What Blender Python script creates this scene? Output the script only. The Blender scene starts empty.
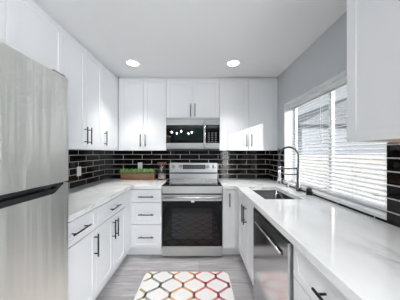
import bpy, bmesh, math, random
from mathutils import Vector, Matrix
random.seed(7)
PI = math.pi
SC = bpy.context.scene
COL = SC.collection

# ---------------------------------------------------------------- camera
cam_d = bpy.data.cameras.new('camera')
cam = bpy.data.objects.new('camera', cam_d)
COL.objects.link(cam)
cam.location = (0, 0, 1.335)
cam.rotation_euler = (PI/2, 0, 0)
cam_d.sensor_fit = 'HORIZONTAL'
cam_d.sensor_width = 36.0
cam_d.lens = 178/400*36.0
cam_d.shift_x = 1/400
cam_d.shift_y = 2.5/400
cam_d.clip_start = 0.02
SC.camera = cam

# ---------------------------------------------------------------- world, sun, large lights, exposure
W = bpy.data.worlds.new('sky')
SC.world = W
W.use_nodes = True
bg = W.node_tree.nodes['Background']
bg.inputs[0].default_value = (0.86, 0.93, 1.0, 1)
bg.inputs[1].default_value = 0.62

def lamp(name, kind, loc, energy, color=(1, 1, 1), rot=(0, 0, 0), **kw):
    d = bpy.data.lights.new(name, kind)
    d.energy = energy
    d.color = color
    for k, v in kw.items():
        setattr(d, k, v)
    o = bpy.data.objects.new(name, d)
    o.location = loc
    o.rotation_euler = rot
    COL.objects.link(o)
    return o

sun = lamp('sun', 'SUN', (8, -6, 6), 3.6, (1.0, 0.97, 0.92), angle=math.radians(0.6))
sun.rotation_euler = Vector((-1, 0.97, -0.42)).to_track_quat('-Z', 'Y').to_euler()
# added fill lamp before the unseen glass door, lighting the kitchen from the right
door_fill = lamp('added_door_fill', 'AREA', (1.06, -1.55, 1.1), 98, (0.95, 0.98, 1.0), shape='RECTANGLE', size=1.9, size_y=2.0)
door_fill.rotation_euler = Vector((-1, 0.0, 0)).to_track_quat('-Z', 'Y').to_euler()
# added area lamp high outside, out of view, boosting light through the kitchen window
win_fill = lamp('added_window_fill', 'AREA', (5.4, 1.8, 5.2), 650, (0.92, 0.96, 1.0),
               shape='RECTANGLE', size=7.0, size_y=3.0)
win_fill.rotation_euler = (Vector((1.1, 1.75, 1.3)) - win_fill.location).to_track_quat('-Z', 'Y').to_euler()
CAN_POWER = 3.7

vs = SC.view_settings
vs.view_transform = 'Standard'
vs.look = 'None'
vs.exposure = 0.22
vs.gamma = 1.0
vs.use_curve_mapping = False

# ---------------------------------------------------------------- materials
def mat(name, color, rough=0.5, metal=0.0, ior=None, coat=0.0, emit=None, estr=0.0, trans=0.0):
    m = bpy.data.materials.new(name)
    m.use_nodes = True
    b = m.node_tree.nodes['Principled BSDF']
    b.inputs['Base Color'].default_value = (*color, 1)
    b.inputs['Roughness'].default_value = rough
    b.inputs['Metallic'].default_value = metal
    if ior: b.inputs['IOR'].default_value = ior
    if coat: b.inputs['Coat Weight'].default_value = coat
    if trans: b.inputs['Transmission Weight'].default_value = trans
    if emit:
        b.inputs['Emission Color'].default_value = (*emit, 1)
        b.inputs['Emission Strength'].default_value = estr
    return m

def N(m, kind, **kw):
    n = m.node_tree.nodes.new(kind)
    for k, v in kw.items():
        setattr(n, k, v)
    return n

def L(m, a, b):
    m.node_tree.links.new(a, b)

def bsdf(m):
    return m.node_tree.nodes['Principled BSDF']

def obj_coord(m, scale=(1, 1, 1), loc=(0, 0, 0)):
    t = N(m, 'ShaderNodeTexCoord')
    mp = N(m, 'ShaderNodeMapping')
    mp.inputs['Scale'].default_value = scale
    mp.inputs['Location'].default_value = loc
    L(m, t.outputs['Object'], mp.inputs['Vector'])
    return mp.outputs['Vector']

def noise(m, vec, scale, detail=4, rough=0.5, dist=0.0):
    n = N(m, 'ShaderNodeTexNoise')
    n.inputs['Scale'].default_value = scale
    n.inputs['Detail'].default_value = detail
    n.inputs['Roughness'].default_value = rough
    n.inputs['Distortion'].default_value = dist
    L(m, vec, n.inputs['Vector'])
    return n.outputs['Fac']

def ramp(m, fac, stops):
    r = N(m, 'ShaderNodeValToRGB')
    e = r.color_ramp.elements
    while len(e) > 1: e.remove(e[-1])
    for i, (p, c) in enumerate(stops):
        el = e[0] if i == 0 else e.new(p)
        el.position = p
        el.color = (*c, 1) if len(c) == 3 else c
    L(m, fac, r.inputs['Fac'])
    return r.outputs['Color']

def mixc(m, fac, a, b, mode='MIX'):
    n = N(m, 'ShaderNodeMix', data_type='RGBA', blend_type=mode)
    for sock, v in ((n.inputs[0], fac), (n.inputs[6], a), (n.inputs[7], b)):
        if isinstance(v, (int, float)): sock.default_value = v
        elif isinstance(v, tuple): sock.default_value = (*v, 1)
        else: L(m, v, sock)
    return n.outputs[2]

def bump(m, h, strength, dist, normal=None):
    b = N(m, 'ShaderNodeBump')
    b.inputs['Strength'].default_value = strength
    b.inputs['Distance'].default_value = dist
    L(m, h, b.inputs['Height'])
    if normal is not None: L(m, normal, b.inputs['Normal'])
    return b.outputs['Normal']

M = {}
ANISO_ROT = 0.25
M['cabinet'] = mat('white_cabinet_paint', (0.80, 0.81, 0.83), 0.38)
M['cabinet_in'] = mat('white_cabinet_box', (0.72, 0.73, 0.75), 0.5)
M['ply'] = mat('raw_plywood', (0.62, 0.45, 0.26), 0.6)
M['toe'] = mat('toe_kick_white', (0.80, 0.81, 0.83), 0.5)
M['black_metal'] = mat('black_handle_metal', (0.018, 0.018, 0.02), 0.35, 0.6)
M['grey_handle'] = mat('dark_pewter_handle', (0.10, 0.10, 0.105), 0.33, 0.8)
M['ceil'] = mat('ceiling_paint', (0.83, 0.835, 0.84), 0.8)
M['grey_wall'] = mat('grey_wall_paint', (0.54, 0.56, 0.58), 0.7)
M['dark_wall'] = mat('bounce_cut_dark', (0.10, 0.11, 0.12), 0.7)  # for unseen walls, kept dark to cut light bounced into the kitchen
M['white_paint'] = mat('white_trim_paint', (0.80, 0.81, 0.82), 0.45)
M['black_glass'] = mat('black_glass', (0.003, 0.003, 0.0035), 0.03, ior=1.38)
M['cook_glass'] = mat('cooktop_glass', (0.012, 0.012, 0.013), 0.07, ior=3.2)
M['black_plastic'] = mat('black_plastic', (0.012, 0.012, 0.013), 0.3)
M['black_gloss'] = mat('black_gloss', (0.008, 0.008, 0.009), 0.12)
M['chrome'] = mat('chrome', (0.75, 0.76, 0.78), 0.12, 1.0)
M['gunmetal'] = mat('gunmetal', (0.13, 0.13, 0.14), 0.25, 1.0)
M['steel_dark'] = mat('sink_steel', (0.22, 0.225, 0.23), 0.18, 1.0)
M['white_plastic'] = mat('white_plastic', (0.82, 0.82, 0.82), 0.35)
M['knob'] = mat('satin_knob', (0.82, 0.82, 0.83), 0.25, 0.6)
M['slat'] = mat('white_slat', (0.86, 0.87, 0.88), 0.4)
M['cord'] = mat('white_cord', (0.75, 0.75, 0.74), 0.7)
M['bronze_frame'] = mat('white_vinyl_frame', (0.66, 0.67, 0.68), 0.4, 0.3)
M['soil'] = mat('soil', (0.035, 0.025, 0.018), 0.9)
M['lens'] = mat('lamp_lens', (1, 1, 1), 0.5, emit=(1, 0.99, 0.97), estr=5.0)
M['bulb'] = mat('lit_bulb', (1, 1, 1), 0.5, emit=(1, 0.98, 0.95), estr=260.0)
M['ring_print'] = mat('faint_ring_print', (0.03, 0.03, 0.032), 0.1, ior=3.0)
M['ring_mark'] = mat('burner_ring_print', (0.16, 0.16, 0.165), 0.2)
M['oven_window'] = mat('oven_window_tint', (0.006, 0.007, 0.010), 0.03, ior=1.5)
M['mw_window'] = mat('microwave_window', (0.006, 0.016, 0.015), 0.03, ior=1.4)
M['display'] = mat('display_panel', (0.05, 0.05, 0.055), 0.15)
M['gasket'] = mat('grey_gasket', (0.10, 0.10, 0.10), 0.7)
M['fridge_side'] = mat('grey_appliance_paint', (0.22, 0.22, 0.225), 0.45)
M['copper_wood'] = mat('reddish_lid_wood', (0.33, 0.15, 0.10), 0.45)
M['cream'] = mat('cream_fill', (0.70, 0.58, 0.52), 0.8)
M['fence'] = mat('cream_fence_paint', (0.46, 0.435, 0.40), 0.8)
M['stucco'] = mat('grey_stucco', (0.46, 0.49, 0.53), 0.9)
M['shingle'] = mat('grey_roof', (0.30, 0.32, 0.34), 0.9)
M['win_dark'] = mat('house_window_glass', (0.08, 0.10, 0.12), 0.1)
M['ground'] = mat('outdoor_ground', (0.45, 0.43, 0.40), 0.9)

def brushed(name, col, rough, sc, strength=0.04):
    m = mat(name, col, rough, 1.0)
    v = obj_coord(m, sc)
    n = noise(m, v, 1.0, 3)
    L(m, bump(m, n, strength, 0.01), bsdf(m).inputs['Normal'])
    rr = N(m, 'ShaderNodeMapRange')
    rr.inputs['To Min'].default_value = rough*0.8
    rr.inputs['To Max'].default_value = rough*1.25
    L(m, n, rr.inputs['Value'])
    L(m, rr.outputs[0], bsdf(m).inputs['Roughness'])
    return m
M['steel'] = brushed('brushed_steel', (0.62, 0.625, 0.63), 0.34, (6, 6, 220))
M['steel_fridge'] = brushed('brushed_steel_doors', (0.95, 0.96, 0.92), 0.30, (9, 9, 0.35), 1.0)
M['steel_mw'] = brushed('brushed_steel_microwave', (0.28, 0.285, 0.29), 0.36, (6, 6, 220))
M['steel_dw'] = brushed('brushed_steel_dishwasher', (0.72, 0.72, 0.725), 0.17, (8, 8, 0.8), 0.05)

m = M['slat']
nt = m.node_tree
tl = nt.nodes.new('ShaderNodeBsdfTranslucent'); tl.inputs[0].default_value = (0.9, 0.9, 0.9, 1)
mx = nt.nodes.new('ShaderNodeMixShader'); mx.inputs[0].default_value = 0.12
nt.links.new(bsdf(m).outputs[0], mx.inputs[1]); nt.links.new(tl.outputs[0], mx.inputs[2])
nt.links.new(mx.outputs[0], nt.nodes['Material Output'].inputs[0])
m = M['steel_fridge']
tg = N(m, 'ShaderNodeTangent'); tg.direction_type = 'RADIAL'; tg.axis = 'Z'
L(m, tg.outputs[0], bsdf(m).inputs['Tangent'])
bsdf(m).inputs['Anisotropic'].default_value = 0.9
bsdf(m).inputs['Anisotropic Rotation'].default_value = ANISO_ROT
# wood planter
m = M['wood'] = mat('planter_wood', (0.42, 0.2, 0.11), 0.6)
n = noise(m, obj_coord(m, (6, 60, 60)), 1.0, 4)
L(m, ramp(m, n, [(0.3, (0.23, 0.105, 0.055)), (0.7, (0.44, 0.23, 0.135))]), bsdf(m).inputs['Base Color'])
# leaves
m = M['leaf'] = mat('leaf_green', (0.10, 0.26, 0.06), 0.5)
n = noise(m, obj_coord(m), 26.0, 2)
L(m, ramp(m, n, [(0.3, (0.14, 0.36, 0.09)), (0.5, (0.33, 0.56, 0.20)), (0.7, (0.60, 0.76, 0.42))]), bsdf(m).inputs['Base Color'])
def schlick(nt, k):
    lw = nt.nodes.new('ShaderNodeLayerWeight'); lw.inputs['Blend'].default_value = 0.5
    p = nt.nodes.new('ShaderNodeMath'); p.operation = 'POWER'; p.inputs[1].default_value = 5.0
    a = nt.nodes.new('ShaderNodeMath'); a.operation = 'MULTIPLY_ADD'; a.inputs[1].default_value = 0.9*k; a.inputs[2].default_value = 0.04*k
    nt.links.new(lw.outputs['Facing'], p.inputs[0]); nt.links.new(p.outputs[0], a.inputs[0])
    return a
# window glass
m = M['glass'] = bpy.data.materials.new('window_glass')
m.use_nodes = True
nt = m.node_tree
nt.nodes.clear()
out = nt.nodes.new('ShaderNodeOutputMaterial')
tr = nt.nodes.new('ShaderNodeBsdfTransparent')
gl = nt.nodes.new('ShaderNodeBsdfGlossy'); gl.inputs['Roughness'].default_value = 0.02
mx = nt.nodes.new('ShaderNodeMixShader')
fr = schlick(nt, 0.9)
nt.links.new(fr.outputs[0], mx.inputs[0]); nt.links.new(tr.outputs[0], mx.inputs[1])
nt.links.new(gl.outputs[0], mx.inputs[2]); nt.links.new(mx.outputs[0], out.inputs[0])

# black glazed subway tile with pale grout; axis = 'x' (back wall) or 'y' (side walls)
def tile_mat(name, axis, x0):
    m = mat(name, (0.01, 0.01, 0.01), 0.05, ior=1.40)
    t = N(m, 'ShaderNodeTexCoord')
    s = N(m, 'ShaderNodeSeparateXYZ'); L(m, t.outputs['Object'], s.inputs[0])
    c = N(m, 'ShaderNodeCombineXYZ')
    a = N(m, 'ShaderNodeMath', operation='SUBTRACT'); a.inputs[1].default_value = x0
    L(m, s.outputs['X' if axis == 'x' else 'Y'], a.inputs[0])
    b = N(m, 'ShaderNodeMath', operation='SUBTRACT'); b.inputs[1].default_value = 0.905
    L(m, s.outputs['Z'], b.inputs[0])
    L(m, a.outputs[0], c.inputs[0]); L(m, b.outputs[0], c.inputs[1])
    br = N(m, 'ShaderNodeTexBrick')
    L(m, c.outputs[0], br.inputs['Vector'])
    br.inputs['Color1'].default_value = (0.004, 0.0035, 0.004, 1)
    br.inputs['Color2'].default_value = (0.007, 0.006, 0.0065, 1)
    br.inputs['Mortar'].default_value = (0.50, 0.46, 0.44, 1)
    br.inputs['Scale'].default_value = 1.0
    br.inputs['Mortar Size'].default_value = 0.0042
    br.inputs['Mortar Smooth'].default_value = 0.1
    br.inputs['Brick Width'].default_value = 0.308
    br.inputs['Row Height'].default_value = 0.0795
    L(m, br.outputs['Color'], bsdf(m).inputs['Base Color'])
    r = N(m, 'ShaderNodeMapRange')
    r.inputs['To Min'].default_value = 0.05; r.inputs['To Max'].default_value = 0.7
    L(m, br.outputs['Fac'], r.inputs['Value']); L(m, r.outputs[0], bsdf(m).inputs['Roughness'])
    inv = N(m, 'ShaderNodeMath', operation='SUBTRACT'); inv.inputs[0].default_value = 1.0
    L(m, br.outputs['Fac'], inv.inputs[1])
    wav = noise(m, t.outputs['Object'], 22.0, 2)
    n1 = bump(m, wav, 0.12, 0.004)
    L(m, bump(m, inv.outputs[0], 0.6, 0.002, n1), bsdf(m).inputs['Normal'])
    return m
M['tile_x'] = tile_mat('black_tile_back', 'x', -1.076)
M['tile_y'] = tile_mat('black_tile_side', 'y', 0.06)

# white quartz with faint grey veins
m = M['quartz'] = mat('white_quartz', (0.8, 0.8, 0.8), 0.035, ior=1.55)
v = obj_coord(m, (1.0, 0.55, 1.0))
n = noise(m, v, 1.7, 6, 0.55, 1.2)
d = N(m, 'ShaderNodeMath', operation='SUBTRACT'); d.inputs[1].default_value = 0.5; L(m, n, d.inputs[0])
ab = N(m, 'ShaderNodeMath', operation='ABSOLUTE'); L(m, d.outputs[0], ab.inputs[0])
vein = ramp(m, ab.outputs[0], [(0.0, (1, 1, 1)), (0.012, (0.5, 0.5, 0.5)), (0.04, (0, 0, 0))])
n2 = noise(m, v, 2.3, 2)
msk = ramp(m, n2, [(0.42, (0, 0, 0)), (0.62, (0.62, 0.62, 0.62))])
cl = noise(m, v, 4.0, 5, 0.6)
base = ramp(m, cl, [(0.3, (0.77, 0.78, 0.785)), (0.6, (0.86, 0.865, 0.87))])
vm = mixc(m, 1.0, vein, msk, 'MULTIPLY')
L(m, mixc(m, vm, base, (0.38, 0.39, 0.41)), bsdf(m).inputs['Base Color'])

# grey wood-look planks, running across the room
m = M['floor'] = mat('grey_plank_floor', (0.35, 0.35, 0.35), 0.34)
t = N(m, 'ShaderNodeTexCoord')
br = N(m, 'ShaderNodeTexBrick'); L(m, t.outputs['Object'], br.inputs['Vector'])
br.inputs['Color1'].default_value = (0.31, 0.302, 0.305, 1)
br.inputs['Color2'].default_value = (0.39, 0.38, 0.382, 1)
br.inputs['Mortar'].default_value = (0.17, 0.165, 0.165, 1)
br.inputs['Scale'].default_value = 1.0
br.inputs['Mortar Size'].default_value = 0.0018
br.inputs['Brick Width'].default_value = 1.22
br.inputs['Row Height'].default_value = 0.183
g1 = noise(m, obj_coord(m, (1.3, 9, 1)), 2.2, 7, 0.62, 0.8)
g2 = noise(m, obj_coord(m, (3, 60, 1)), 1.6, 4)
gc = ramp(m, g1, [(0.25, (0.50, 0.48, 0.48)), (0.38, (0.88, 0.87, 0.87)), (0.5, (1.0, 1.0, 1.0)), (0.72, (1.35, 1.34, 1.35))])
gd = ramp(m, g2, [(0.3, (0.86, 0.86, 0.86)), (0.7, (1.1, 1.1, 1.1))])
cc = mixc(m, 1.0, br.outputs['Color'], gc, 'MULTIPLY')
cc = mixc(m, 1.0, cc, gd, 'MULTIPLY')
L(m, cc, bsdf(m).inputs['Base Color'])
L(m, bump(m, br.outputs['Fac'], -0.3, 0.001), bsdf(m).inputs['Normal'])

# rug: ivory pile, lattice coloured along its length
m = M['rug'] = mat('rug_ivory_pile', (0.72, 0.71, 0.69), 0.95)
n = noise(m, obj_coord(m), 160.0, 3)
L(m, ramp(m, n, [(0.3, (0.62, 0.61, 0.60)), (0.65, (0.80, 0.79, 0.78))]), bsdf(m).inputs['Base Color'])
L(m, bump(m, n, 0.6, 0.004), bsdf(m).inputs['Normal'])
m = M['rug_line'] = mat('rug_lattice_yarn', (0.6, 0.3, 0.3), 0.95)
t = N(m, 'ShaderNodeTexCoord')
s = N(m, 'ShaderNodeSeparateXYZ'); L(m, t.outputs['Object'], s.inputs[0])
r = N(m, 'ShaderNodeMapRange'); r.inputs['From Min'].default_value = -0.46; r.inputs['From Max'].default_value = 0.46
L(m, s.outputs['X'], r.inputs['Value'])
wob = noise(m, t.outputs['Object'], 60.0, 2)
colr = ramp(m, r.outputs[0], [(0.0, (0.45, 0.40, 0.16)), (0.08, (0.44, 0.39, 0.18)), (0.14, (0.24, 0.31, 0.31)), (0.28, (0.26, 0.33, 0.33)),
                              (0.36, (0.78, 0.46, 0.27)), (0.50, (0.86, 0.48, 0.20)), (0.62, (0.80, 0.24, 0.21)),
                              (0.78, (0.78, 0.17, 0.20)), (0.90, (0.56, 0.13, 0.20)), (1.0, (0.60, 0.17, 0.23))])
L(m, mixc(m, ramp(m, wob, [(0.4, (0, 0, 0)), (0.8, (0.6, 0.6, 0.6))]), colr, (0.75, 0.6, 0.55)), bsdf(m).inputs['Base Color'])

# clear jar glass
m = M['jar_glass'] = bpy.data.materials.new('jar_glass')
m.use_nodes = True
nt = m.node_tree; nt.nodes.clear()
out = nt.nodes.new('ShaderNodeOutputMaterial')
tr = nt.nodes.new('ShaderNodeBsdfTransparent'); tr.inputs[0].default_value = (0.95, 0.95, 0.95, 1)
gl = nt.nodes.new('ShaderNodeBsdfGlossy'); gl.inputs['Roughness'].default_value = 0.03
mx = nt.nodes.new('ShaderNodeMixShader')
fr = schlick(nt, 1.0)
nt.links.new(fr.outputs[0], mx.inputs[0]); nt.links.new(tr.outputs[0], mx.inputs[1])
nt.links.new(gl.outputs[0], mx.inputs[2]); nt.links.new(mx.outputs[0], out.inputs[0])

# ---------------------------------------------------------------- mesh helpers
def bx(bm, x0, x1, y0, y1, z0, z1, mi=0):
    if x0 > x1: x0, x1 = x1, x0
    if y0 > y1: y0, y1 = y1, y0
    if z0 > z1: z0, z1 = z1, z0
    v = [bm.verts.new(p) for p in ((x0,y0,z0),(x1,y0,z0),(x1,y1,z0),(x0,y1,z0),(x0,y0,z1),(x1,y0,z1),(x1,y1,z1),(x0,y1,z1))]
    fs = []
    for q in ((0,3,2,1),(4,5,6,7),(0,1,5,4),(1,2,6,5),(2,3,7,6),(3,0,4,7)):
        f = bm.faces.new([v[i] for i in q]); f.material_index = mi; fs.append(f)
    return fs

def tube(bm, pts, r, n=10, cap=True, mi=0, smooth=True):
    pts = [Vector(p) for p in pts]
    rr = r if isinstance(r, (list, tuple)) else [r]*len(pts)
    t0 = (pts[1]-pts[0]).normalized()
    up = Vector((0, 0, 1)) if abs(t0.z) < 0.9 else Vector((1, 0, 0))
    nrm = t0.cross(up).normalized()
    rings = []
    for i, p in enumerate(pts):
        t = (pts[min(i+1, len(pts)-1)]-pts[max(i-1, 0)]).normalized()
        nrm = (nrm - t*nrm.dot(t)).normalized()
        b = t.cross(nrm)
        rings.append([bm.verts.new(p + (nrm*math.cos(2*PI*k/n) + b*math.sin(2*PI*k/n))*rr[i]) for k in range(n)])
    for a, b in zip(rings, rings[1:]):
        for k in range(n):
            f = bm.faces.new((a[k], a[(k+1) % n], b[(k+1) % n], b[k])); f.material_index = mi; f.smooth = smooth
    if cap:
        f = bm.faces.new(list(reversed(rings[0]))); f.material_index = mi
        f = bm.faces.new(rings[-1]); f.material_index = mi

def lathe(bm, prof, c=(0, 0, 0), n=24, mi=0, axis='z', smooth=True, caps=True):
    rings = []
    for (r, h) in prof:
        ring = []
        for k in range(n):
            a = 2*PI*k/n
            p = (r*math.cos(a), r*math.sin(a), h)
            if axis == 'y': p = (p[0], -p[2], p[1])
            if axis == 'x': p = (p[2], p[0], p[1])
            ring.append(bm.verts.new(Vector(p)+Vector(c)))
        rings.append(ring)
    for a, b in zip(rings, rings[1:]):
        for k in range(n):
            f = bm.faces.new((a[k], a[(k+1) % n], b[(k+1) % n], b[k])); f.material_index = mi; f.smooth = smooth
    if not caps: return
    if prof[0][0] > 1e-6:
        bm.faces.new(list(reversed(rings[0]))).material_index = mi
    if prof[-1][0] > 1e-6:
        bm.faces.new(rings[-1]).material_index = mi

def obj(name, bm, mats, parent=None, bevel=0.0, seg=2, label=None):
    if bevel:
        es = [e for e in bm.edges if len(e.link_faces) == 2 and e.calc_face_angle(0) > 0.6]
        bmesh.ops.bevel(bm, geom=es, offset=bevel, segments=seg, affect='EDGES', profile=0.6)
    bmesh.ops.recalc_face_normals(bm, faces=bm.faces[:])
    me = bpy.data.meshes.new(name)
    bm.to_mesh(me); bm.free()
    for m in (mats if isinstance(mats, (list, tuple)) else [mats]):
        me.materials.append(M[m] if isinstance(m, str) else m)
    o = bpy.data.objects.new(name, me)
    COL.objects.link(o)
    if parent: o.parent = parent
    if label: o['label'] = label
    return o

def box(name, x0, x1, y0, y1, z0, z1, mats, parent=None, bevel=0.0, label=None, seg=2):
    bm = bmesh.new(); bx(bm, x0, x1, y0, y1, z0, z1)
    return obj(name, bm, mats, parent, bevel, seg, label)

def thing(name, label, cat, loc=(0, 0, 0), rotz=0.0, group=None):
    o = bpy.data.objects.new(name, None)
    o.empty_display_size = 0.1
    COL.objects.link(o)
    o.location = loc; o.rotation_euler = (0, 0, rotz)
    o['label'] = label; o['category'] = cat
    if group: o['group'] = group
    return o

def struct(o, label=None, cat=None):
    o['kind'] = 'structure'
    if label: o['label'] = label
    if cat: o['category'] = cat
    return o

def slab(us, vs_, keep, w0, w1, to3):
    """solid slab made of the kept cells of a grid; to3(u, v, w) gives the point"""
    bm = bmesh.new()
    cache = {}
    def V(i, j, w):
        k = (i, j, w)
        if k not in cache: cache[k] = bm.verts.new(to3(us[i], vs_[j], w))
        return cache[k]
    K = lambda i, j: 0 <= i < len(us)-1 and 0 <= j < len(vs_)-1 and keep((us[i]+us[i+1])/2, (vs_[j]+vs_[j+1])/2)
    for i in range(len(us)-1):
        for j in range(len(vs_)-1):
            if not K(i, j): continue
            for w in (w0, w1):
                bm.faces.new((V(i,j,w), V(i+1,j,w), V(i+1,j+1,w), V(i,j+1,w)))
            for (di, dj, a, b) in ((-1,0,(i,j),(i,j+1)), (1,0,(i+1,j),(i+1,j+1)), (0,-1,(i,j),(i+1,j)), (0,1,(i,j+1),(i+1,j+1))):
                if not K(i+di, j+dj):
                    bm.faces.new((V(*a,w0), V(*b,w0), V(*b,w1), V(*a,w1)))
    return bm

# ---------------------------------------------------------------- the room
XL, XR, YB, YN, ZC = -1.51, 1.13, 2.90, -3.2, 2.42
WY0, WY1, WZ0, WZ1, WT = 1.064, 2.355, 0.940, 1.97, 0.16     # window opening in the right wall

XF = -4.4                                                    # unseen living area, widened to weaken bounced light
floor = struct(box('floor', XF-0.1, XR+WT, YN-0.1, YB+0.1, -0.1, 0, 'floor'), 'grey wood-look plank floor', 'floor')
ceiling = struct(box('ceiling', XF-0.1, XR+WT, YN-0.1, YB+0.1, ZC, ZC+0.1, 'ceil'), 'flat white ceiling', 'ceiling')
wall_left = struct(box('wall_left', XL-0.1, XL, 0.2, YB+0.1, 0, ZC, 'grey_wall'), 'grey left wall with black tile above the counter', 'wall')
wall_back = struct(box('wall_back', XL, XR, YB, YB+0.1, 0, ZC, 'white_paint'), 'back wall with black tile behind the range', 'wall')
DY0, DY1 = -2.5, -0.6                                        # opening for the added glass door
bm = slab([YN-0.1, DY0, DY1, WY0, WY1, YB+0.1], [0, WZ0, WZ1, 2.1, ZC], lambda u, v: not (WY0 < u < WY1 and WZ0 < v < WZ1) and not (DY0 < u < DY1 and v < 2.1), XR, XR+WT, lambda u, v, w: (w, u, v))
wall_right = struct(obj('wall_right', bm, 'grey_wall'), 'grey painted wall around the kitchen window', 'wall')
wall_rear = struct(box('wall_rear', XF, XR, YN-0.1, YN, 0, ZC, 'dark_wall'), 'unseen wall behind the viewer, darkened to cut bounced light', 'wall')
struct(box('wall_divider', XF, XL-0.1, 0.2, 0.3, 0, ZC, 'grey_wall'), 'grey wall of the living area beside the refrigerator', 'wall')
struct(box('wall_far_left', XF-0.1, XF, YN-0.1, 0.3, 0, ZC, 'dark_wall'), 'unseen far left wall of the living area, darkened to cut bounced light', 'wall')
T = 0.008
box('tile_backsplash', XL, XR, YB-T, YB, 0.90, 1.372, 'tile_x', wall_back, label='glossy black subway tile with pale grout')
box('tile_backsplash', XL, XL+T, 1.03, YB-T, 0.90, 1.372, 'tile_y', wall_left, label='glossy black subway tile with pale grout')
bm = slab([0.25, WY0, WY1, YB-T], [0.90, WZ0-0.012, 1.39], lambda u, v: not (WY0 < u < WY1 and v > WZ0-0.012), XR-T, XR, lambda u, v, w: (w, u, v))
obj('tile_backsplash', bm, 'tile_y', wall_right, label='glossy black subway tile with pale grout')

# glass door added behind the camera as an opening for side light
d1 = struct(thing('door_1', 'added white framed glass door, unseen behind the viewer on the window side', 'door', (XR+0.06, (DY0+DY1)/2, 0), PI/2))
bm = bmesh.new()
for (a, b, c, d) in ((-0.95, -0.89, 0, 2.1), (0.89, 0.95, 0, 2.1), (-0.89, 0.89, 2.04, 2.1), (-0.89, 0.89, 0, 0.06), (-0.03, 0.03, 0.06, 2.04)):
    bx(bm, a, b, -0.03, 0.03, c, d)
obj('door_frame', bm, 'white_paint', d1)
for a, b in ((-0.89, -0.03), (0.03, 0.89)):
    box('pane', a, b, -0.003, 0.003, 0.06, 2.04, 'glass', d1)

# kitchen window
w1 = struct(thing('window_1', 'two-panel kitchen window in a white recess above the sink', 'window', (XR, (WY0+WY1)/2, WZ0)))
yh = (WY1-WY0)/2; zh = WZ1-WZ0
bm = bmesh.new()
e = 0.004
bx(bm, 0.0005, WT-0.03, -yh, -yh+e, 0, zh); bx(bm, 0.0005, WT-0.03, yh-e, yh, 0, zh)
bx(bm, 0.0005, WT-0.03, -yh+e, yh-e, zh-e, zh)
obj('reveal_lining', bm, 'white_paint', w1)
box('window_sill', -0.0095, WT-0.032, -yh, yh, -0.010, 0.012, 'white_paint', w1, 0.003)
bm = bmesh.new()
for (a, b, c, d) in ((-yh+e, -yh+0.03, 0.012, zh-e), (yh-0.03, yh-e, 0.012, zh-e), (-yh+0.03, yh-0.03, zh-0.05, zh-e), (-yh+0.03, yh-0.03, 0.012, 0.045), (-0.02, 0.02, 0.045, zh-0.05)):
    bx(bm, WT-0.03, WT-0.002, a, b, c, d)
obj('window_frame', bm, 'bronze_frame', w1)
for a, b in ((-yh+0.03, -0.02), (0.02, yh-0.03)):
    box('pane', WT-0.018, WT-0.014, a, b, 0.045, zh-0.05, 'glass', w1)

# ---------------------------------------------------------------- cabinets
def shaker(x0, x1, z0, z1, stile=0.055, th=0.02, rec=0.006):
    """shaker front facing local -Y, back at y=0"""
    bm = bmesh.new()
    g = 0.0018
    a, b, c, d = x0+g, x1-g, z0+g, z1-g
    rings = []
    for (i, y) in ((0, 0), (0, -th+0.0015), (0.0015, -th), (stile, -th), (stile+0.0015, -th+rec)):
        rings.append([bm.verts.new(p) for p in ((a+i, y, c+i), (b-i, y, c+i), (b-i, y, d-i), (a+i, y, d-i))])
    for p, q in zip(rings, rings[1:]):
        for k in range(4): bm.faces.new((p[k], p[(k+1) % 4], q[(k+1) % 4], q[k]))
    bm.faces.new(rings[0]); bm.faces.new(rings[-1])
    return bm

def pull(parent, x, z, length, vertical, y=-0.02, m='black_metal', name='handle'):
    bm = bmesh.new()
    h = length/2; o = h*0.72
    r = 0.0062
    if vertical:
        tube(bm, [(x, y-0.034, z-h), (x, y-0.034, z+h)], r, 10)
        for s in (-o, o): tube(bm, [(x, y+0.0005, z+s), (x, y-0.034, z+s)], 0.0048, 8)
    else:
        tube(bm, [(x-h, y-0.034, z), (x+h, y-0.034, z)], r, 10)
        for s in (-o, o): tube(bm, [(x+s, y+0.0005, z), (x+s, y-0.034, z)], 0.0048, 8)
    return obj(name, bm, m, parent)

def cabinet(name, label, cat, cx, cy, rotz, w, depth, z0, z1, doors=(), drawers=(), toe=False, toe_x=None, filler=(), group=None, body_top=None, hm='black_metal', bottom=None):
    """origin at the middle of the box front; doors: (x0, x1, z0, z1, handle or None), handle = (x, z, length, vertical)"""
    t = thing(name, label, cat, (cx, cy, 0), rotz, group)
    bt = body_top or z1
    zb = z0 + (0.11 if toe else 0.0)
    bm = bmesh.new()
    if toe:
        bx(bm, -w/2, w/2, 0.001, depth, zb, bt)
    else:
        bx(bm, -w/2, w/2, 0.001, depth, zb+0.001, bt)
        if bottom:
            for f in bm.faces:
                if all(abs(v.co.z-zb-0.001) < 1e-6 for v in f.verts): f.material_index = 1
    obj('body', bm, ['cabinet_in', 'ply'], t)
    if toe:
        box('toe_kick', *(toe_x or (-w/2, w/2)), 0.045, 0.065, 0.0, zb, 'toe', t)
    for (a, b, c, d, h) in doors:
        o = obj('door', shaker(a, b, c, d), 'cabinet', t)
        if h: pull(o, *h, m=hm)
    for (a, b, c, d, h) in drawers:
        st = 0.045 if d-c > 0.2 else 0.038
        o = obj('drawer', shaker(a, b, c, d, stile=st), 'cabinet', t)
        if h: pull(o, *h, m=hm)
    for (a, b, c, d) in filler:
        box('filler_panel', a, b, -0.019, 0.0005, c, d, 'cabinet', t)
    return t

ZU0, ZU1 = 1.364, 2.388
HL = 0.175
def hz(z0): return z0 + 0.055 + HL/2
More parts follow.
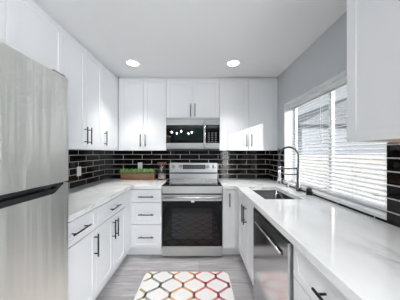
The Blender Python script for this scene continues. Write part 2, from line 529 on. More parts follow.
# --- left wall uppers (local x -> +y)
UX = XL + 0.333     # body front plane, doors come to -1.157
def left_upper(label, y0, y1, doors, z0=ZU0, name='wall_cabinet', depth=0.331):
    c = (y0+y1)/2
    ds = []
    for (a, b, hy) in doors:
        ds.append((a-c, b-c, z0, ZU1, None if hy is None else (hy-c, hz(z0), HL, True)))
    return cabinet(name, label, 'cabinet', UX, c, PI/2, y1-y0-0.001, depth, z0, ZU1, ds, group='white wall cabinets', body_top=2.419, hm='grey_handle')
left_upper('short white wall cabinet above the stainless refrigerator', 0.30, 1.068, [(0.30, 0.684, None), (0.684, 1.068, None)], z0=1.80)
left_upper('white single-door wall cabinet rising just behind the refrigerator top', 1.068, 1.525, [(1.068, 1.525, 1.11)])
left_upper('white two-door wall cabinet on the left wall with a pair of dark bar handles', 1.525, 2.135, [(1.525, 1.83, 1.797), (1.83, 2.135, 1.863)])
t = left_upper('white wall cabinet with one dark handle in the left corner', 2.135, YB-0.002, [(2.135, 2.545, 2.172)])
# --- back wall uppers
UY = YB - 0.333
def back_upper(label, x0, x1, doors, z0=ZU0, filler=()):
    c = (x0+x1)/2
    ds = [(a-c, b-c, z0, ZU1, None if hx is None else (hx-c, (hz(z0) if z0 < 1.5 else z0+0.02+HL/2), HL, True)) for (a, b, hx) in doors]
    return cabinet('wall_cabinet', label, 'cabinet', c, UY, 0, x1-x0-0.001, 0.331, z0, ZU1, ds, group='white wall cabinets', body_top=2.419,
                   filler=[(a-c, b-c, z0, ZU1) for (a, b) in filler], hm='grey_handle')
back_upper('white two-door wall cabinet above the planter, left of the microwave', -1.153, -0.469, [(-1.125, -0.797, -0.832), (-0.797, -0.469, -0.762)], filler=[(-1.152, -1.126)])
back_upper('short white two-door wall cabinet right above the microwave', -0.469, 0.295, [(-0.469, -0.087, -0.117), (-0.087, 0.295, -0.057)], z0=1.828)
back_upper('white two-door wall cabinet right of the microwave, lit by a patch of sun', 0.295, 1.128, [(0.295, 0.7115, 0.676), (0.7115, 1.128, 0.747)])
# --- near right upper (local x -> -y)
z0 = 1.388
t = thing('wall_cabinet', 'close-up white wall cabinet on the window wall with raw wood underside', 'cabinet', (XR-0.333, 0.62, 0), -PI/2, 'white wall cabinets')
bm = bmesh.new()
bx(bm, -0.318, 0.318, 0.001, 0.332, z0+0.012, 2.419)
obj('body', bm, 'cabinet_in', t)
box('bottom_panel', -0.318, 0.318, 0.001, 0.332, z0+0.004, z0+0.0115, 'ply', t, label='raw wood coloured underside')
obj('door', shaker(-0.319, 0.0, z0, ZU1, 0.052), 'cabinet', t)
obj('door', shaker(0.0, 0.319, z0, ZU1, 0.052), 'cabinet', t)

# --- base cabinets
BZ = 0.875
BX = XL + 0.615      # left body front; doors at -0.875
DL = 0.19
t = cabinet('base_cabinet', 'white base cabinet beside the refrigerator with one drawer over one door', 'cabinet', BX, (1.065+1.521)/2, PI/2, 0.455, 0.613, 0, BZ,
    doors=[(-0.228, 0.228, 0.115, 0.687, (0.195, 0.56, DL, True))],
    drawers=[(-0.228, 0.228, 0.691, 0.862, (0.0, 0.775, DL, False))], toe=True, group='white base cabinets', body_top=BZ)
t = cabinet('base_cabinet', 'white base cabinet on the left wall with one drawer over two doors', 'cabinet', BX, (1.522+2.13)/2, PI/2, 0.606, 0.613, 0, BZ,
    doors=[(-0.304, 0.0, 0.115, 0.687, (-0.03, 0.56, DL, True)), (0.0, 0.304, 0.115, 0.687, (0.03, 0.56, DL, True))],
    drawers=[(-0.304, 0.304, 0.691, 0.862, (0.0, 0.775, DL, False))], toe=True, group='white base cabinets',
    filler=[(0.306, 0.437, 0.115, 0.862)])
box('toe_kick', 0.303, 0.503, 0.045, 0.065, 0, 0.11, 'toe', t)
BY = YB - 0.615      # back run body front; doors at 2.265
c = (-0.857-0.477)/2; h = 0.19
cabinet('drawer_cabinet', 'white three-drawer base cabinet left of the range', 'cabinet', c, BY, 0, 0.378, 0.613, 0, BZ,
    drawers=[(-h, h, 0.702, 0.862, (0, 0.776, DL, False)), (-h, h, 0.419, 0.699, (0, 0.55, DL, False)), (-h, h, 0.12, 0.416, (0, 0.265, DL, False))],
    toe=True, group='white base cabinets', filler=[(-0.2085, -0.1905, 0.115, 0.862)], toe_x=(-0.275, 0.189))
c = (0.30+0.475)/2
cabinet('base_cabinet', 'narrow white base cabinet right of the range with one upright handle', 'cabinet', c, BY, 0, 0.172, 0.613, 0, BZ,
    doors=[(-0.086, 0.086, 0.115, 0.862, (0.0, 0.735, 0.17, True))], toe=True, group='white base cabinets', filler=[(0.0875, 0.1075, 0.115, 0.862)], toe_x=(-0.086, 0.18))
RX = XR - 0.615
c = (1.565+2.2)/2
t = thing('sink_base_cabinet', 'white base cabinet under the sink, between the dishwasher and the corner', 'cabinet', (RX, c, 0), -PI/2, 'white base cabinets')
bm = bmesh.new()
bx(bm, -0.316, -0.300, 0.001, 0.60, 0.11, BZ); bx(bm, 0.300, 0.316, 0.001, 0.60, 0.11, BZ)
bx(bm, -0.300, 0.300, 0.001, 0.60, 0.11, 0.126); bx(bm, -0.300, 0.300, 0.585, 0.60, 0.126, BZ); bx(bm, -0.300, 0.300, 0.001, 0.018, 0.80, BZ)
obj('body', bm, 'cabinet_in', t)
box('toe_kick', -0.446, 0.317, 0.045, 0.065, 0, 0.11, 'toe', t)
for (a, b, hx) in ((-0.317, 0.0, -0.032), (0.0, 0.317, 0.032)):
    o = obj('door', shaker(a, b, 0.115, 0.862), 'cabinet', t)
    pull(o, hx, 0.68, DL, True)
box('filler_panel', -0.378, -0.319, -0.019, 0.0005, 0.115, 0.862, 'cabinet', t)
c = (0.31+0.935)/2
cabinet('drawer_cabinet', 'white drawer base cabinet nearest the viewer, beside the dishwasher', 'cabinet', RX, c, -PI/2, 0.622, 0.612, 0, BZ,
    drawers=[(-0.312, 0.312, 0.688, 0.862, (0.0, 0.782, 0.20, False)), (-0.312, 0.312, 0.404, 0.684, (0.0, 0.545, 0.20, False)), (-0.312, 0.312, 0.118, 0.400, (0.0, 0.26, 0.20, False))],
    toe=True, group='white base cabinets')

# ---------------------------------------------------------------- worktops
CZ0, CZ1 = 0.8755, 0.914
LXF, RXF, CYF = -0.858, 0.468, 2.25
bm = slab([XL+T, LXF, -0.474], [1.045, CYF, YB-T], lambda u, v: u < LXF or v > CYF, CZ0, CZ1, lambda u, v, w: (u, v, w))
o = obj('worktop', bm, 'quartz', None, 0.003)
o['label'] = 'white veined quartz worktop running from the refrigerator round to the range'; o['category'] = 'worktop'; o['group'] = 'quartz worktops'
SX0, SX1, SY0, SY1 = 0.595, 0.945, 1.60, 2.17
bm = slab([0.297, RXF, SX0, SX1, XR-T], [0.29, SY0, SY1, CYF, YB-T],
          lambda u, v: (u > RXF or v > CYF) and not (SX0 < u < SX1 and SY0 < v < SY1), CZ0, CZ1, lambda u, v, w: (u, v, w))
o = obj('worktop', bm, 'quartz', None, 0.003)
o['label'] = 'white quartz worktop under the window with the sink cut into it'; o['category'] = 'worktop'; o['group'] = 'quartz worktops'

# ---------------------------------------------------------------- sink
s = thing('sink', 'stainless undermount sink set into the worktop by the window', 'sink', ((SX0+SX1)/2, (SY0+SY1)/2, 0.66))
a, b = (SX1-SX0)/2+0.004, (SY1-SY0)/2+0.004
hgt = CZ0-0.0005-0.66
bm = bmesh.new()
def rr(hx, hy, r, z, n=5):
    out = []
    for (sx, sy, st) in ((1, 1, 0), (-1, 1, PI/2), (-1, -1, PI), (1, -1, 3*PI/2)):
        for k in range(n+1):
            t_ = st + k*PI/2/n
            out.append(bm.verts.new((sx*(hx-r)+r*math.cos(t_), sy*(hy-r)+r*math.sin(t_), z)))
    return out
loops = [rr(a+0.012, b+0.012, 0.03, hgt), rr(a, b, 0.025, hgt), rr(a-0.006, b-0.006, 0.025, 0.03), rr(a-0.03, b-0.03, 0.02, 0.006),
         rr(a-0.03, b-0.03, 0.02, 0.0), rr(a+0.004, b+0.004, 0.025, 0.02), rr(a+0.012, b+0.012, 0.03, hgt-0.002)]
for p, q in zip(loops, loops[1:]+loops[:1]):
    if p is loops[3]: continue
    for k in range(len(p)):
        f = bm.faces.new((p[k], p[(k+1) % len(p)], q[(k+1) % len(p)], q[k])); f.smooth = True
bm.faces.new(loops[3]); bm.faces.new(loops[4])
obj('basin', bm, 'steel_dark', s)
bm = bmesh.new(); lathe(bm, [(0.045, 0.0065), (0.045, 0.009), (0.03, 0.009), (0.028, 0.0068)], n=20)
obj('drain', bm, 'chrome', s)

# ---------------------------------------------------------------- faucet
FX, FY = 1.096, 1.965
f_ = thing('faucet', 'tall spring-neck kitchen faucet in dark steel behind the sink', 'faucet', (FX, FY, CZ1))
bm = bmesh.new(); lathe(bm, [(0.0245, 0.0005), (0.0245, 0.012), (0.023, 0.02), (0.022, 0.055), (0.018, 0.062), (0.0165, 0.25), (0.012, 0.262), (0.0, 0.262)], n=18)
obj('post', bm, 'gunmetal', f_)
R = 0.105
path = [(0, 0, 0.25), (0, 0, 0.31)]
for k in range(1, 17):
    a = PI*k/16
    path.append((-R+R*math.cos(a), 0, 0.375+R*math.sin(a)))
path.insert(2, (0, 0, 0.375))
path += [(-2*R, 0, 0.33), (-2*R, 0, 0.265)]
bm = bmesh.new(); tube(bm, path, 0.0065, 10)
obj('hose', bm, 'gunmetal', f_)
# coil spring around the hose
P = [Vector(p) for p in path]
seg = [(P[i+1]-P[i]).length for i in range(len(P)-1)]
tot = sum(seg)
def at(sv):
    for i, l in enumerate(seg):
        if sv <= l or i == len(seg)-1: return P[i].lerp(P[i+1], min(1, sv/l)), (P[i+1]-P[i]).normalized()
        sv -= l
turns = 62; pts = []
for k in range(turns*8+1):
    p, t_ = at(tot*k/(turns*8))
    sd = Vector((0, 1, 0)); up = t_.cross(sd)
    a = 2*PI*k/8
    pts.append(p + (sd*math.cos(a)+up*math.sin(a))*0.0098)
bm = bmesh.new(); tube(bm, pts, 0.0026, 5)
obj('spring', bm, 'gunmetal', f_)
bm = bmesh.new(); lathe(bm, [(0.010, 0.27), (0.016, 0.262), (0.017, 0.17), (0.021, 0.14), (0.022, 0.085), (0.018, 0.08), (0.0, 0.08)], c=(-2*R, 0, 0), n=16)
obj('spray_head', bm, 'chrome', f_, label='bright chrome spray head')
bm = bmesh.new(); tube(bm, [(0.0, 0, 0.243), (-2*R+0.02, 0, 0.243)], 0.007, 8)
lathe(bm, [(0.024, 0.233), (0.024, 0.252), (0.018, 0.252), (0.018, 0.233)], c=(-2*R, 0, 0), n=16)
obj('docking_arm', bm, 'gunmetal', f_)
bm = bmesh.new(); tube(bm, [(0.0, 0, 0.182), (-0.08, 0, 0.178), (-2*R+0.02, 0, 0.182)], 0.0065, 8)
obj('pot_filler_spout', bm, 'gunmetal', f_)
bm = bmesh.new(); tube(bm, [(0, 0.015, 0.04), (0, 0.042, 0.042)], 0.011, 10); tube(bm, [(0, 0.036, 0.042), (-0.005, 0.055, 0.115)], [0.007, 0.005], 8)
obj('lever', bm, 'chrome', f_)

d_ = thing('soap_dispenser', 'small chrome soap dispenser with curved spout left of the faucet', 'soap dispenser', (1.07, 2.14, CZ1))
bm = bmesh.new(); lathe(bm, [(0.021, 0.0005), (0.021, 0.008), (0.012, 0.014), (0.011, 0.05), (0.0, 0.05)], n=14)
obj('base', bm, 'chrome', d_)
bm = bmesh.new(); tube(bm, [(0, 0, 0.045), (0, 0, 0.075), (-0.012, 0, 0.088), (-0.05, 0, 0.086), (-0.066, 0, 0.076)], [0.009, 0.009, 0.009, 0.007, 0.006], 10)
obj('spout', bm, 'chrome', d_)
d_ = thing('air_gap_cap', 'short black cylindrical cap on the worktop right of the faucet', 'air gap', (1.094, 1.770, CZ1))
bm = bmesh.new(); lathe(bm, [(0.024, 0.0005), (0.024, 0.058), (0.020, 0.066), (0.0, 0.067)], n=18)
obj('cap', bm, 'black_metal', d_)
bm = bmesh.new(); lathe(bm, [(0.027, 0.0004), (0.027, 0.006), (0.0245, 0.006)], n=18)
obj('base_ring', bm, 'gunmetal', d_)

# ---------------------------------------------------------------- refrigerator
FW0, FW1 = 0.268, 1.032
fx = -0.757
fr_ = thing('refrigerator', 'tall stainless top-freezer refrigerator at the left edge', 'refrigerator', ((XL+fx)/2, (FW0+FW1)/2, 0), PI/2)
hw = (FW1-FW0)/2
dep = fx - (XL+0.02)
yf = -( fx-(XL+fx)/2 )           # local y of door face
box('body', -hw+0.004, hw-0.004, yf+0.075, yf+dep, 0.03, 1.745, 'fridge_side', fr_, 0.004)
o = box('freezer_door', -hw, hw, yf, yf+0.068, 1.172, 1.760, 'steel_fridge', fr_, 0.012, seg=4)
bm = bmesh.new(); bx(bm, -hw+0.008, hw-0.008, yf+0.068, yf+0.075, 1.18, 1.742); obj('gasket', bm, 'gasket', o)
# lower door with a scooped top edge
prof = [(-hw, 0.06), (hw, 0.06), (hw, 1.163)]
cz = []
for k in range(9):
    u = k/8
    cz.append((hw-0.03-0.085*u, 1.163-0.040*(0.5-0.5*math.cos(PI*u))))
prof += cz + [(-p[0], p[1]) for p in reversed(cz)] + [(-hw, 1.163)]
bm = bmesh.new()
va = [bm.verts.new((x, yf, z)) for x, z in prof]; vb = [bm.verts.new((x, yf+0.068, z)) for x, z in prof]
bm.faces.new(va); bm.faces.new(vb)
for k in range(len(prof)):
    q = (k+1) % len(prof); bm.faces.new((va[k], va[q], vb[q], vb[k]))
o2 = obj('refrigerator_door', bm, 'steel_fridge', fr_, 0.006, 3)
bm = bmesh.new(); bx(bm, -hw+0.008, hw-0.008, yf+0.068, yf+0.075, 0.07, 1.16); obj('gasket', bm, 'gasket', o2)
# pocket handles: black grips filling the scoop
bm = bmesh.new()
bx(bm, -hw+0.045, hw-0.045, yf-0.004, yf+0.05, 1.158, 1.1715)
obj('handle', bm, 'black_gloss', o, 0.004, label='glossy black grip under the freezer door')
zz = [(hw-0.035-0.085*k/8, 1.162-0.041*(0.5-0.5*math.cos(PI*k/8))) for k in range(9)]
bm = bmesh.new()
up = [(hw-0.02, 1.166)] ; low = zz
ring = [(x, z+0.001) for x, z in zz] + [(-x, z+0.001) for x, z in reversed(zz)]
top = [(x, min(z+0.024, 1.157)) for x, z in ring]
def lay(y): return [bm.verts.new((x, y, z)) for x, z in ring], [bm.verts.new((x, y, max(z, zb+0.001))) for (x, z), (_, zb) in zip(top, ring)]
r0, t0 = lay(yf-0.006); r1, t1 = lay(yf+0.02)
for k in range(len(ring)-1):
    bm.faces.new((r0[k], r0[k+1], t0[k+1], t0[k])); bm.faces.new((r1[k], r1[k+1], t1[k+1], t1[k]))
    bm.faces.new((t0[k], t0[k+1], t1[k+1], t1[k])); bm.faces.new((r0[k], r0[k+1], r1[k+1], r1[k]))
obj('handle', bm, 'black_gloss', o2, label='glossy black curved grip along the top of the lower door')
box('hinge_cover', hw-0.09, hw-0.01, yf+0.01, yf+0.10, 1.7605, 1.775, 'fridge_side', fr_, 0.004)
box('kick_grille', -hw+0.01, hw-0.01, yf+0.03, yf+0.05, 0.012, 0.055, 'black_plastic', fr_)
for sx in (-1, 1):
    for yy in (0.09, dep-0.06):
        bm = bmesh.new(); lathe(bm, [(0.02, 0), (0.02, 0.031)], c=(sx*(hw-0.06), yf+yy, 0), n=12); obj('foot', bm, 'black_plastic', fr_)

# ---------------------------------------------------------------- range
RC = -0.088; RW = 0.379
rg = thing('range', 'stainless electric range with black glass door between the base cabinets', 'range', (RC, 0, 0))
yf = 2.262
box('body', -RW+0.001, RW-0.001, yf+0.03, YB-0.012, 0.03, 0.905, 'fridge_side', rg)
bm = bmesh.new(); bx(bm, -RW, RW, yf+0.0, 2.815, 0.9055, 0.921)
o = obj('cooktop', bm, 'cook_glass', rg, 0.003)
for (x, y, r) in ((-0.19, 2.41, 0.10), (0.19, 2.41, 0.11), (-0.19, 2.66, 0.075), (0.19, 2.66, 0.075)):
    bm = bmesh.new(); lathe(bm, [(r, 0.9212), (r, 0.9215), (r-0.004, 0.9215), (r-0.004, 0.9212)], c=(x, y, 0), n=36, caps=False)
    obj('burner_ring', bm, 'ring_print', o)
box('front_trim', -RW, RW, yf-0.010, yf-0.001, 0.908, 0.923, 'black_plastic', rg, 0.002)
box('front_fascia', -RW, RW, yf-0.012, yf+0.03, 0.818, 0.907, 'steel', rg, 0.004)
# backguard
bg_ = box('backguard', -RW+0.002, RW-0.002, 2.815, YB-0.012, 0.9215, 1.168, 'steel', rg, 0.006)
box('vent_slot', -RW+0.01, RW-0.01, 2.8125, 2.816, 1.000, 1.020, 'black_plastic', bg_)
box('display', -0.17, 0.19, 2.811, 2.816, 1.072, 1.142, 'display', bg_, 0.001)
for i in range(9):
    for j in range(2):
        box('touch_key', -0.155+i*0.038, -0.130+i*0.038, 2.8100, 2.8112, 1.083+j*0.028, 1.097+j*0.028, 'ring_mark', bg_)
for x in (-0.315, -0.205, 0.225, 0.325):
    bm = bmesh.new(); lathe(bm, [(0.030, -0.0), (0.030, 0.006), (0.024, 0.010), (0.021, 0.030), (0.0, 0.031)], c=(x, 2.8145, 1.112), axis='y', n=18)
    bx(bm, x-0.004, x+0.004, 2.777, 2.785, 1.092, 1.132)
    obj('knob', bm, 'knob', bg_)
# oven door
od = box('oven_door', -RW+0.003, RW-0.003, yf-0.006, yf+0.028, 0.150, 0.806, 'black_glass', rg, 0.004)
box('door_rail', -RW+0.003, RW-0.003, yf-0.010, yf-0.0055, 0.722, 0.798, 'steel', od, 0.002, label='stainless strip along the top of the oven door')
box('window', -0.255, 0.255, yf-0.0075, yf-0.0058, 0.245, 0.63, 'oven_window', od, label='tinted oven window')
bm = bmesh.new()
pts = [(-0.345, yf-0.010, 0.765), (-0.345, yf-0.044, 0.765)]
tube(bm, [(-0.362, yf-0.048, 0.768), (0.362, yf-0.048, 0.768)], 0.0145, 12)
for x in (-0.33, 0.33): tube(bm, [(x, yf-0.010, 0.768), (x, yf-0.048, 0.768)], 0.010, 10)
obj('handle', bm, 'steel', od)
box('tag', -0.012, 0.028, yf-0.012, yf-0.0102, 0.705, 0.728, 'white_plastic', od, label='small white tag under the handle')
box('storage_drawer', -RW+0.002, RW-0.002, yf-0.006, yf+0.028, 0.024, 0.145, 'steel', rg, 0.005)
for x in (-0.33, 0.33):
    for y in (yf+0.045, 2.82):
        bm = bmesh.new(); lathe(bm, [(0.022, 0.0), (0.022, 0.01), (0.012, 0.014), (0.012, 0.031)], c=(x, y, 0), n=12); obj('foot', bm, 'black_plastic', rg)

# ---------------------------------------------------------------- microwave
mw = thing('microwave', 'stainless over-the-range microwave hung under the short wall cabinet', 'microwave', (-0.0875, 0, 1.372))
yf = 2.515; zt = 1.826-1.372
box('body', -0.377, 0.377, yf+0.03, YB-0.012, 0.012, zt-0.001, 'fridge_side', mw)
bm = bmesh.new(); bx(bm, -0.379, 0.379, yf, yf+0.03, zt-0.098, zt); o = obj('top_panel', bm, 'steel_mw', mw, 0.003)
bm = bmesh.new()
for k in range(24): bx(bm, -0.34+k*0.0288, -0.318+k*0.0288, yf-0.0006, yf+0.001, zt-0.028, zt-0.022)
obj('vent_grille', bm, 'gasket', o)
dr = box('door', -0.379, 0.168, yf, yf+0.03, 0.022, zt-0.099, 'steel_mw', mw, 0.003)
box('door_glass', -0.376, 0.150, yf-0.002, yf+0.001, 0.098, zt-0.102, 'black_glass', dr, 0.001)
box('window', -0.270, 0.135, yf-0.003, yf-0.0018, 0.135, zt-0.125, 'mw_window', dr, label='dark greenish see-through door window')
bm = bmesh.new()
tube(bm, [(0.181-0.012, yf-0.038, 0.035), (0.181-0.012, yf-0.038, zt-0.055)], 0.012, 10)
for z in (0.06, zt-0.08): tube(bm, [(0.150, yf+0.0005, z), (0.165, yf-0.038, z)], 0.008, 8)
obj('handle', bm, 'chrome', dr)
cp = box('control_panel', 0.169, 0.379, yf, yf+0.03, 0.098, zt-0.099, 'black_glass', mw, 0.002)
for i in range(3):
    for j in range(5):
        box('touch_key', 0.215+i*0.048, 0.240+i*0.048, yf-0.0012, yf+0.0006, 0.112+j*0.030, 0.124+j*0.030, 'ring_mark', cp)
box('clock_display', 0.215, 0.335, yf-0.0012, yf+0.0006, zt-0.138, zt-0.116, 'display', cp)
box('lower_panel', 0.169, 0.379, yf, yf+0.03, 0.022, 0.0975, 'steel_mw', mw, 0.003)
box('bottom_vent', -0.377, 0.377, yf+0.02, YB-0.02, -0.008, 0.0118, 'black_plastic', mw, 0.003)

# ---------------------------------------------------------------- dishwasher
dw = thing('dishwasher', 'stainless dishwasher under the worktop at the lower right', 'dishwasher', (RX, (0.950+1.556)/2, 0), -PI/2)
h = 0.301
box('body', -h+0.004, h-0.004, 0.0, 0.56, 0.105, 0.868, 'fridge_side', dw)
yd = -0.040
bm = slab([-h, -0.245, 0.245, h], [0.115, 0.748, 0.778, 0.848], lambda u, v: not (abs(u) < 0.245 and 0.748 < v < 0.778), -0.001, yd, lambda u, v, w: (u, w, v))
dd = obj('door', bm, 'steel_dw', dw, 0.003)
box('recess', -0.2445, 0.2445, yd+0.022, -0.002, 0.7485, 0.7775, 'black_plastic', dd)
bm = bmesh.new(); tube(bm, [(-0.235, yd-0.006, 0.756), (0.235, yd-0.006, 0.756)], 0.006, 10)
for x in (-0.22, 0.22): tube(bm, [(x, yd-0.006, 0.756), (x, yd+0.0015, 0.744)], 0.005, 8)
obj('handle', bm, 'chrome', dd)
box('top_edge', -h+0.002, h-0.002, yd+0.004, -0.002, 0.8485, 0.868, 'black_plastic', dw, label='black strip under the worktop')
box('kick_panel', -h+0.003, h-0.003, 0.05, 0.065, 0.0, 0.104, 'black_plastic', dw)

# ---------------------------------------------------------------- blinds
def blind(label, y0, y1):
    t = thing('window_blind', label, 'blind', (XR+0.088, (y0+y1)/2, WZ0), 0, 'window blinds')
    hw = (y1-y0)/2
    top = WZ1-WZ0-0.006
    box('headrail', -0.022, 0.022, -hw, hw, top-0.040, top, 'slat', t, 0.002)
    bm = bmesh.new()
    ang = math.radians(17); cw = 0.0215
    z = 0.048; n = 0
    zs = []
    while z < top-0.055:
        prev = None
        rows = []
        for k in range(5):
            u = -1+k*0.5
            x = u*cw*math.cos(ang); zz = z + u*cw*math.sin(ang) + 0.003*(1-u*u)
            rows.append((x, zz))
        for side in (0.0, 0.0022):
            vs2 = [(bm.verts.new((x, -hw+0.003, q+side)), bm.verts.new((x, hw-0.003, q+side))) for x, q in rows]
            for a, b in zip(vs2, vs2[1:]):
                f = bm.faces.new((a[0], b[0], b[1], a[1])); f.smooth = True
        zs.append(z); z += 0.0335
    me = obj('slats', bm, 'slat', t)
    box('bottom_rail', -0.022, 0.022, -hw, hw, 0.018, 0.034, 'slat', t, 0.003)
    for u in (-hw+0.07, 0.0, hw-0.07):
        bm = bmesh.new()
        for x in (-0.0215, 0.0215): tube(bm, [(x, u, 0.03), (x, u, top-0.038)], 0.0011, 5)
        obj('ladder_cord', bm, 'cord', t)
    bm = bmesh.new(); tube(bm, [(-0.027, -hw+0.03, top-0.03), (-0.028, -hw+0.03, top-0.55)], 0.003, 6)
    obj('wand', bm, 'cord', t)
    return t
ym = (WY0+WY1)/2
blind('white slatted blind over the far half of the window, behind the faucet', ym+0.006, WY1-0.011)
blind('white slatted blind over the near half of the window, by the black tile strip', WY0+0.010, ym-0.006)

# ---------------------------------------------------------------- ceiling lights
def can(label, x, y, power=CAN_POWER, beam=75):
    t = thing('recessed_light', label, 'ceiling light', (x, y, ZC), 0, 'recessed ceiling lights')
    bm = bmesh.new(); lathe(bm, [(0.088, -0.0005), (0.086, -0.006), (0.072, -0.008), (0.070, -0.003)], n=32, caps=False)
    obj('trim_ring', bm, 'white_plastic', t)
    bm = bmesh.new(); lathe(bm, [(0.070, -0.0025), (0.05, -0.0045), (0.0, -0.005)], n=32)
    obj('lens', bm, 'lens', t)
    lamp('recessed_lamp', 'AREA', (x, y, ZC-0.012), power, (1, 0.985, 0.96), shape='DISK', size=0.14, spread=math.radians(beam))
can('round recessed ceiling light nearer the left wall cabinets', -0.80, 2.16)
can('round recessed ceiling light nearer the window wall', 0.415, 2.16)
can('added round recessed ceiling light, out of view above the rug', -0.19, 0.75, 3.0, 90)  # extra downlight out of view, added to brighten counters and floor
can('added round recessed ceiling light over the unseen living area', -0.2, -1.5, 9.0, 110)  # extra downlight behind the camera, added for general room light

# five-bulb chandelier of the living area, behind the viewer (it shows as dots of light in the microwave door)
ch = thing('chandelier', 'dark five-bulb chandelier hanging in the living area', 'chandelier', (-0.62, -1.5, 1.98))
bm = bmesh.new(); lathe(bm, [(0.06, 0.437), (0.055, 0.42), (0.008, 0.41), (0.008, 0.06), (0.03, 0.04), (0.03, 0.0), (0.0, -0.03)], n=14)
obj('stem', bm, 'black_metal', ch)
for k in range(5):
    a = 2*PI*k/5 + 0.3
    ca, sa = math.cos(a), math.sin(a)
    bm = bmesh.new(); tube(bm, [(0.02*ca, 0.02*sa, 0.02), (0.2*ca, 0.2*sa, -0.03), (0.36*ca, 0.36*sa, 0.0), (0.38*ca, 0.38*sa, 0.055)], 0.008, 8)
    ar = obj('arm', bm, 'black_metal', ch)
    bm = bmesh.new(); lathe(bm, [(0.010, 0.056), (0.024, 0.08), (0.025, 0.095), (0.016, 0.115), (0.0, 0.12)], c=(0.38*ca, 0.38*sa, 0), n=14)
    obj('bulb', bm, 'bulb', ar)

# ---------------------------------------------------------------- outlets
def outlet(label, loc, rotz):
    t = thing('wall_outlet', label, 'outlet', loc, rotz, 'white wall outlets')
    box('plate', -0.036, 0.036, -0.006, -0.0003, -0.058, 0.058, 'white_plastic', t, 0.002)
    for z in (-0.022, 0.022):
        bm = bmesh.new(); bx(bm, -0.016, 0.016, -0.0085, -0.0058, z-0.014, z+0.014)
        bx(bm, -0.007, -0.005, -0.009, -0.0084, z-0.003, z+0.006, 1); bx(bm, 0.005, 0.007, -0.009, -0.0084, z-0.003, z+0.006, 1)
        obj('socket', bm, ['white_plastic', 'gasket'], t)
outlet('white outlet plate on the black tile of the left wall', (XL+T, 2.225, 1.10), PI/2)
outlet('white outlet plate on the back wall tile behind the planter', (-0.955, YB-T, 1.115), 0)

# ---------------------------------------------------------------- planter with greenery
pl = thing('planter_box', 'long wooden planter box of small green plants on the left worktop', 'planter', (-0.955, 2.815, CZ1))
bm = bmesh.new()
a, b, hh = 0.262, 0.050, 0.094
bx(bm, -a, a, -b, -b+0.012, 0.0005, hh); bx(bm, -a, a, b-0.012, b, 0.0005, hh)
bx(bm, -a, -a+0.012, -b+0.012, b-0.012, 0.0005, hh); bx(bm, a-0.012, a, -b+0.012, b-0.012, 0.0005, hh)
bx(bm, -a+0.012, a-0.012, -b+0.012, b-0.012, 0.0005, 0.012)
obj('box', bm, 'wood', pl)
box('soil', -a+0.0125, a-0.0125, -b+0.0125, b-0.0125, 0.0125, 0.082, 'soil', pl)
def plant(cx):
    bm = bmesh.new()
    for k in range(54):
        az = random.uniform(0, 2*PI); el = random.uniform(0.25, 1.45)
        base = Vector((cx+random.uniform(-0.02, 0.02), random.uniform(-0.015, 0.015), 0.080))
        d = Vector((math.cos(az)*math.cos(el), math.sin(az)*math.cos(el)*0.62, math.sin(el)))
        ln = random.uniform(0.07, 0.118)
        sd = d.cross(Vector((0, 0, 1)))
        sd = sd.normalized() if sd.length > 0.05 else Vector((1, 0, 0))
        w = random.uniform(0.011, 0.018)
        nrm = sd.cross(d)
        c0 = base + d*ln*0.35; c1 = base + d*ln*0.7 - nrm*0.004; tip = base + d*ln - Vector((0, 0, 0.012))
        if base.y + 0 > 1: continue
        v = [bm.verts.new(p) for p in (base+d*ln*0.1, c0-sd*w*0.8, c0+sd*w*0.8, c1-sd*w, c1+sd*w, tip, c0+nrm*0.003, c1+nrm*0.003)]
        for q in ((0, 1, 6), (0, 6, 2), (1, 3, 7, 6), (6, 7, 4, 2), (3, 5, 7), (7, 5, 4)):
            bm.faces.new([v[i] for i in q])
    obj('plant', bm, 'leaf', pl)
for k in range(8): plant(-0.238+k*0.064)

# glass canister with reddish wooden lid
jr = thing('glass_canister', 'clear glass canister with reddish brown lid between planter and range', 'canister', (-0.582, 2.795, CZ1))
bm = bmesh.new(); lathe(bm, [(0.062, 0.0006), (0.065, 0.006), (0.065, 0.225), (0.060, 0.232), (0.057, 0.232), (0.061, 0.222), (0.061, 0.010), (0.0, 0.008)], n=28)
obj('jar', bm, 'jar_glass', jr)
bm = bmesh.new(); lathe(bm, [(0.0595, 0.0108), (0.0595, 0.085), (0.03, 0.09), (0.0, 0.088)], n=24)
obj('contents', bm, 'cream', jr)
bm = bmesh.new(); lathe(bm, [(0.056, 0.222), (0.056, 0.2325), (0.069, 0.2325), (0.070, 0.260), (0.066, 0.268), (0.0, 0.268)], n=28)
obj('lid', bm, 'copper_wood', jr, label='reddish brown lid')

# ---------------------------------------------------------------- rug
RUX, RUY, RL, RWD = -0.133, 1.30, 0.455, 0.68
rug = None
bm = bmesh.new()
ring = []
r = 0.07
for (sx, sy, st) in ((1, 1, 0), (-1, 1, PI/2), (-1, -1, PI), (1, -1, 3*PI/2)):
    for k in range(7):
        a = st + k*PI/12
        ring.append((sx*(RL-r)+r*math.cos(a), sy*(RWD-r)+r*math.sin(a)))
lo = [bm.verts.new((x, y, 0.0008)) for x, y in ring]
mid = [bm.verts.new((x, y, 0.009)) for x, y in ring]
hi = [bm.verts.new((x*0.988, y*0.992, 0.013)) for x, y in ring]
bm.faces.new(lo)
bm.faces.new(hi)
for p, q in ((lo, mid), (mid, hi)):
    for k in range(len(p)):
        bm.faces.new((p[k], p[(k+1) % len(p)], q[(k+1) % len(p)], q[k]))
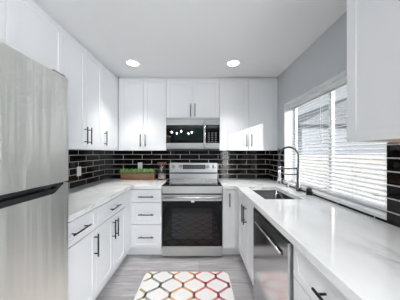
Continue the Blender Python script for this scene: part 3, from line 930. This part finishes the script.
# lattice: hexagon-like ogees; px, py = pitch
px, py = 0.226, 0.25
wl = 0.0125
def strip(p, q):
    lim = lambda v: abs(v[0]) < RL-0.006 and abs(v[1]) < RWD-0.006
    n = 8
    for k in range(n):
        a = (p[0]+(q[0]-p[0])*k/n, p[1]+(q[1]-p[1])*k/n); b = (p[0]+(q[0]-p[0])*(k+1)/n, p[1]+(q[1]-p[1])*(k+1)/n)
        if not (lim(a) and lim(b)): continue
        dx, dy = b[0]-a[0], b[1]-a[1]; l = math.hypot(dx, dy); nx, ny = -dy/l*wl, dx/l*wl
        ex, ey = dx/l*0.002, dy/l*0.002
        f = bm.faces.new([bm.verts.new(c) for c in ((a[0]+nx-ex, a[1]+ny-ey, 0.0145), (a[0]-nx-ex, a[1]-ny-ey, 0.0145), (b[0]-nx+ex, b[1]-ny+ey, 0.0145), (b[0]+nx+ex, b[1]+ny+ey, 0.0145))])
        f.material_index = 1
yt = 0.60                                     # first row of lattice joints below the far edge
for row in range(-1, 14):
    for col in range(-4, 4):
        off = 0.0 if row % 2 == 0 else px/2
        jx = col*px + 0.087 + off
        jy = yt - row*py/2
        v0 = (jx, jy+0.022); v1 = (jx, jy-0.022)
        strip(v0, v1)
        strip(v1, (jx-px/2, jy-py/2+0.022)); strip(v1, (jx+px/2, jy-py/2+0.022))
rug = obj('rug', bm, ['rug', 'rug_line'])
rug.location = (RUX, RUY, 0)
rug['label'] = 'ivory rug with a rainbow lattice pattern on the floor in front of the range'; rug['category'] = 'rug'

# ---------------------------------------------------------------- outside the window
ground = struct(box('ground', -8, 26, -20, 24, -0.25, -0.15, 'ground'), 'pale ground outside the window', 'ground')
fe = thing('garden_fence', 'sunlit cream garden fence outside the window', 'fence', (6.5, 6.0, -0.15))
bm = bmesh.new()
for k in range(5): bx(bm, -5.3, 5.3, 0.0, 0.022, 0.06+k*0.27, 0.06+k*0.27+0.262)
obj('board_panel', bm, 'fence', fe)
for k in range(6): box('post', -5.3+k*2.12-0.05, -5.3+k*2.12+0.05, 0.023, 0.123, 0.0, 1.44, 'fence', fe)
def house(label, x0, x1, y0, y1, h, roof_h, ridge='x'):
    t = thing('neighbour_house', label, 'house', ((x0+x1)/2, (y0+y1)/2, -0.15), 0)
    a, b = (x1-x0)/2, (y1-y0)/2
    box('walls', -a, a, -b, b, 0, h, 'stucco', t)
    bm = bmesh.new()
    o = 0.35
    if ridge == 'y':
        v = [(-a-o, -b-o, h), (a+o, -b-o, h), (a+o, b+o, h), (-a-o, b+o, h), (0, -b-o, h+roof_h), (0, b+o, h+roof_h)]
        fs = ((0, 1, 4), (2, 3, 5), (1, 2, 5, 4), (3, 0, 4, 5), (0, 3, 2, 1))
    else:
        v = [(-a-o, -b-o, h), (a+o, -b-o, h), (a+o, b+o, h), (-a-o, b+o, h), (-a-o, 0, h+roof_h), (a+o, 0, h+roof_h)]
        fs = ((0, 3, 4), (1, 2, 5), (0, 1, 5, 4), (2, 3, 4, 5), (0, 3, 2, 1))
    vv = [bm.verts.new(p) for p in v]
    for q in fs: bm.faces.new([vv[i] for i in q])
    obj('roof', bm, 'shingle', t)
house('grey neighbouring house with a gabled roof beyond the cream fence', 5.2, 11.2, 9.0, 14.0, 2.85, 1.7, 'y')
house('added grey house block out of view, shading the near half of the window', 2.6, 4.9, -9.0, -2.0, 5.0, 1.2, 'x')  # unseen block added to keep sun off the near window half
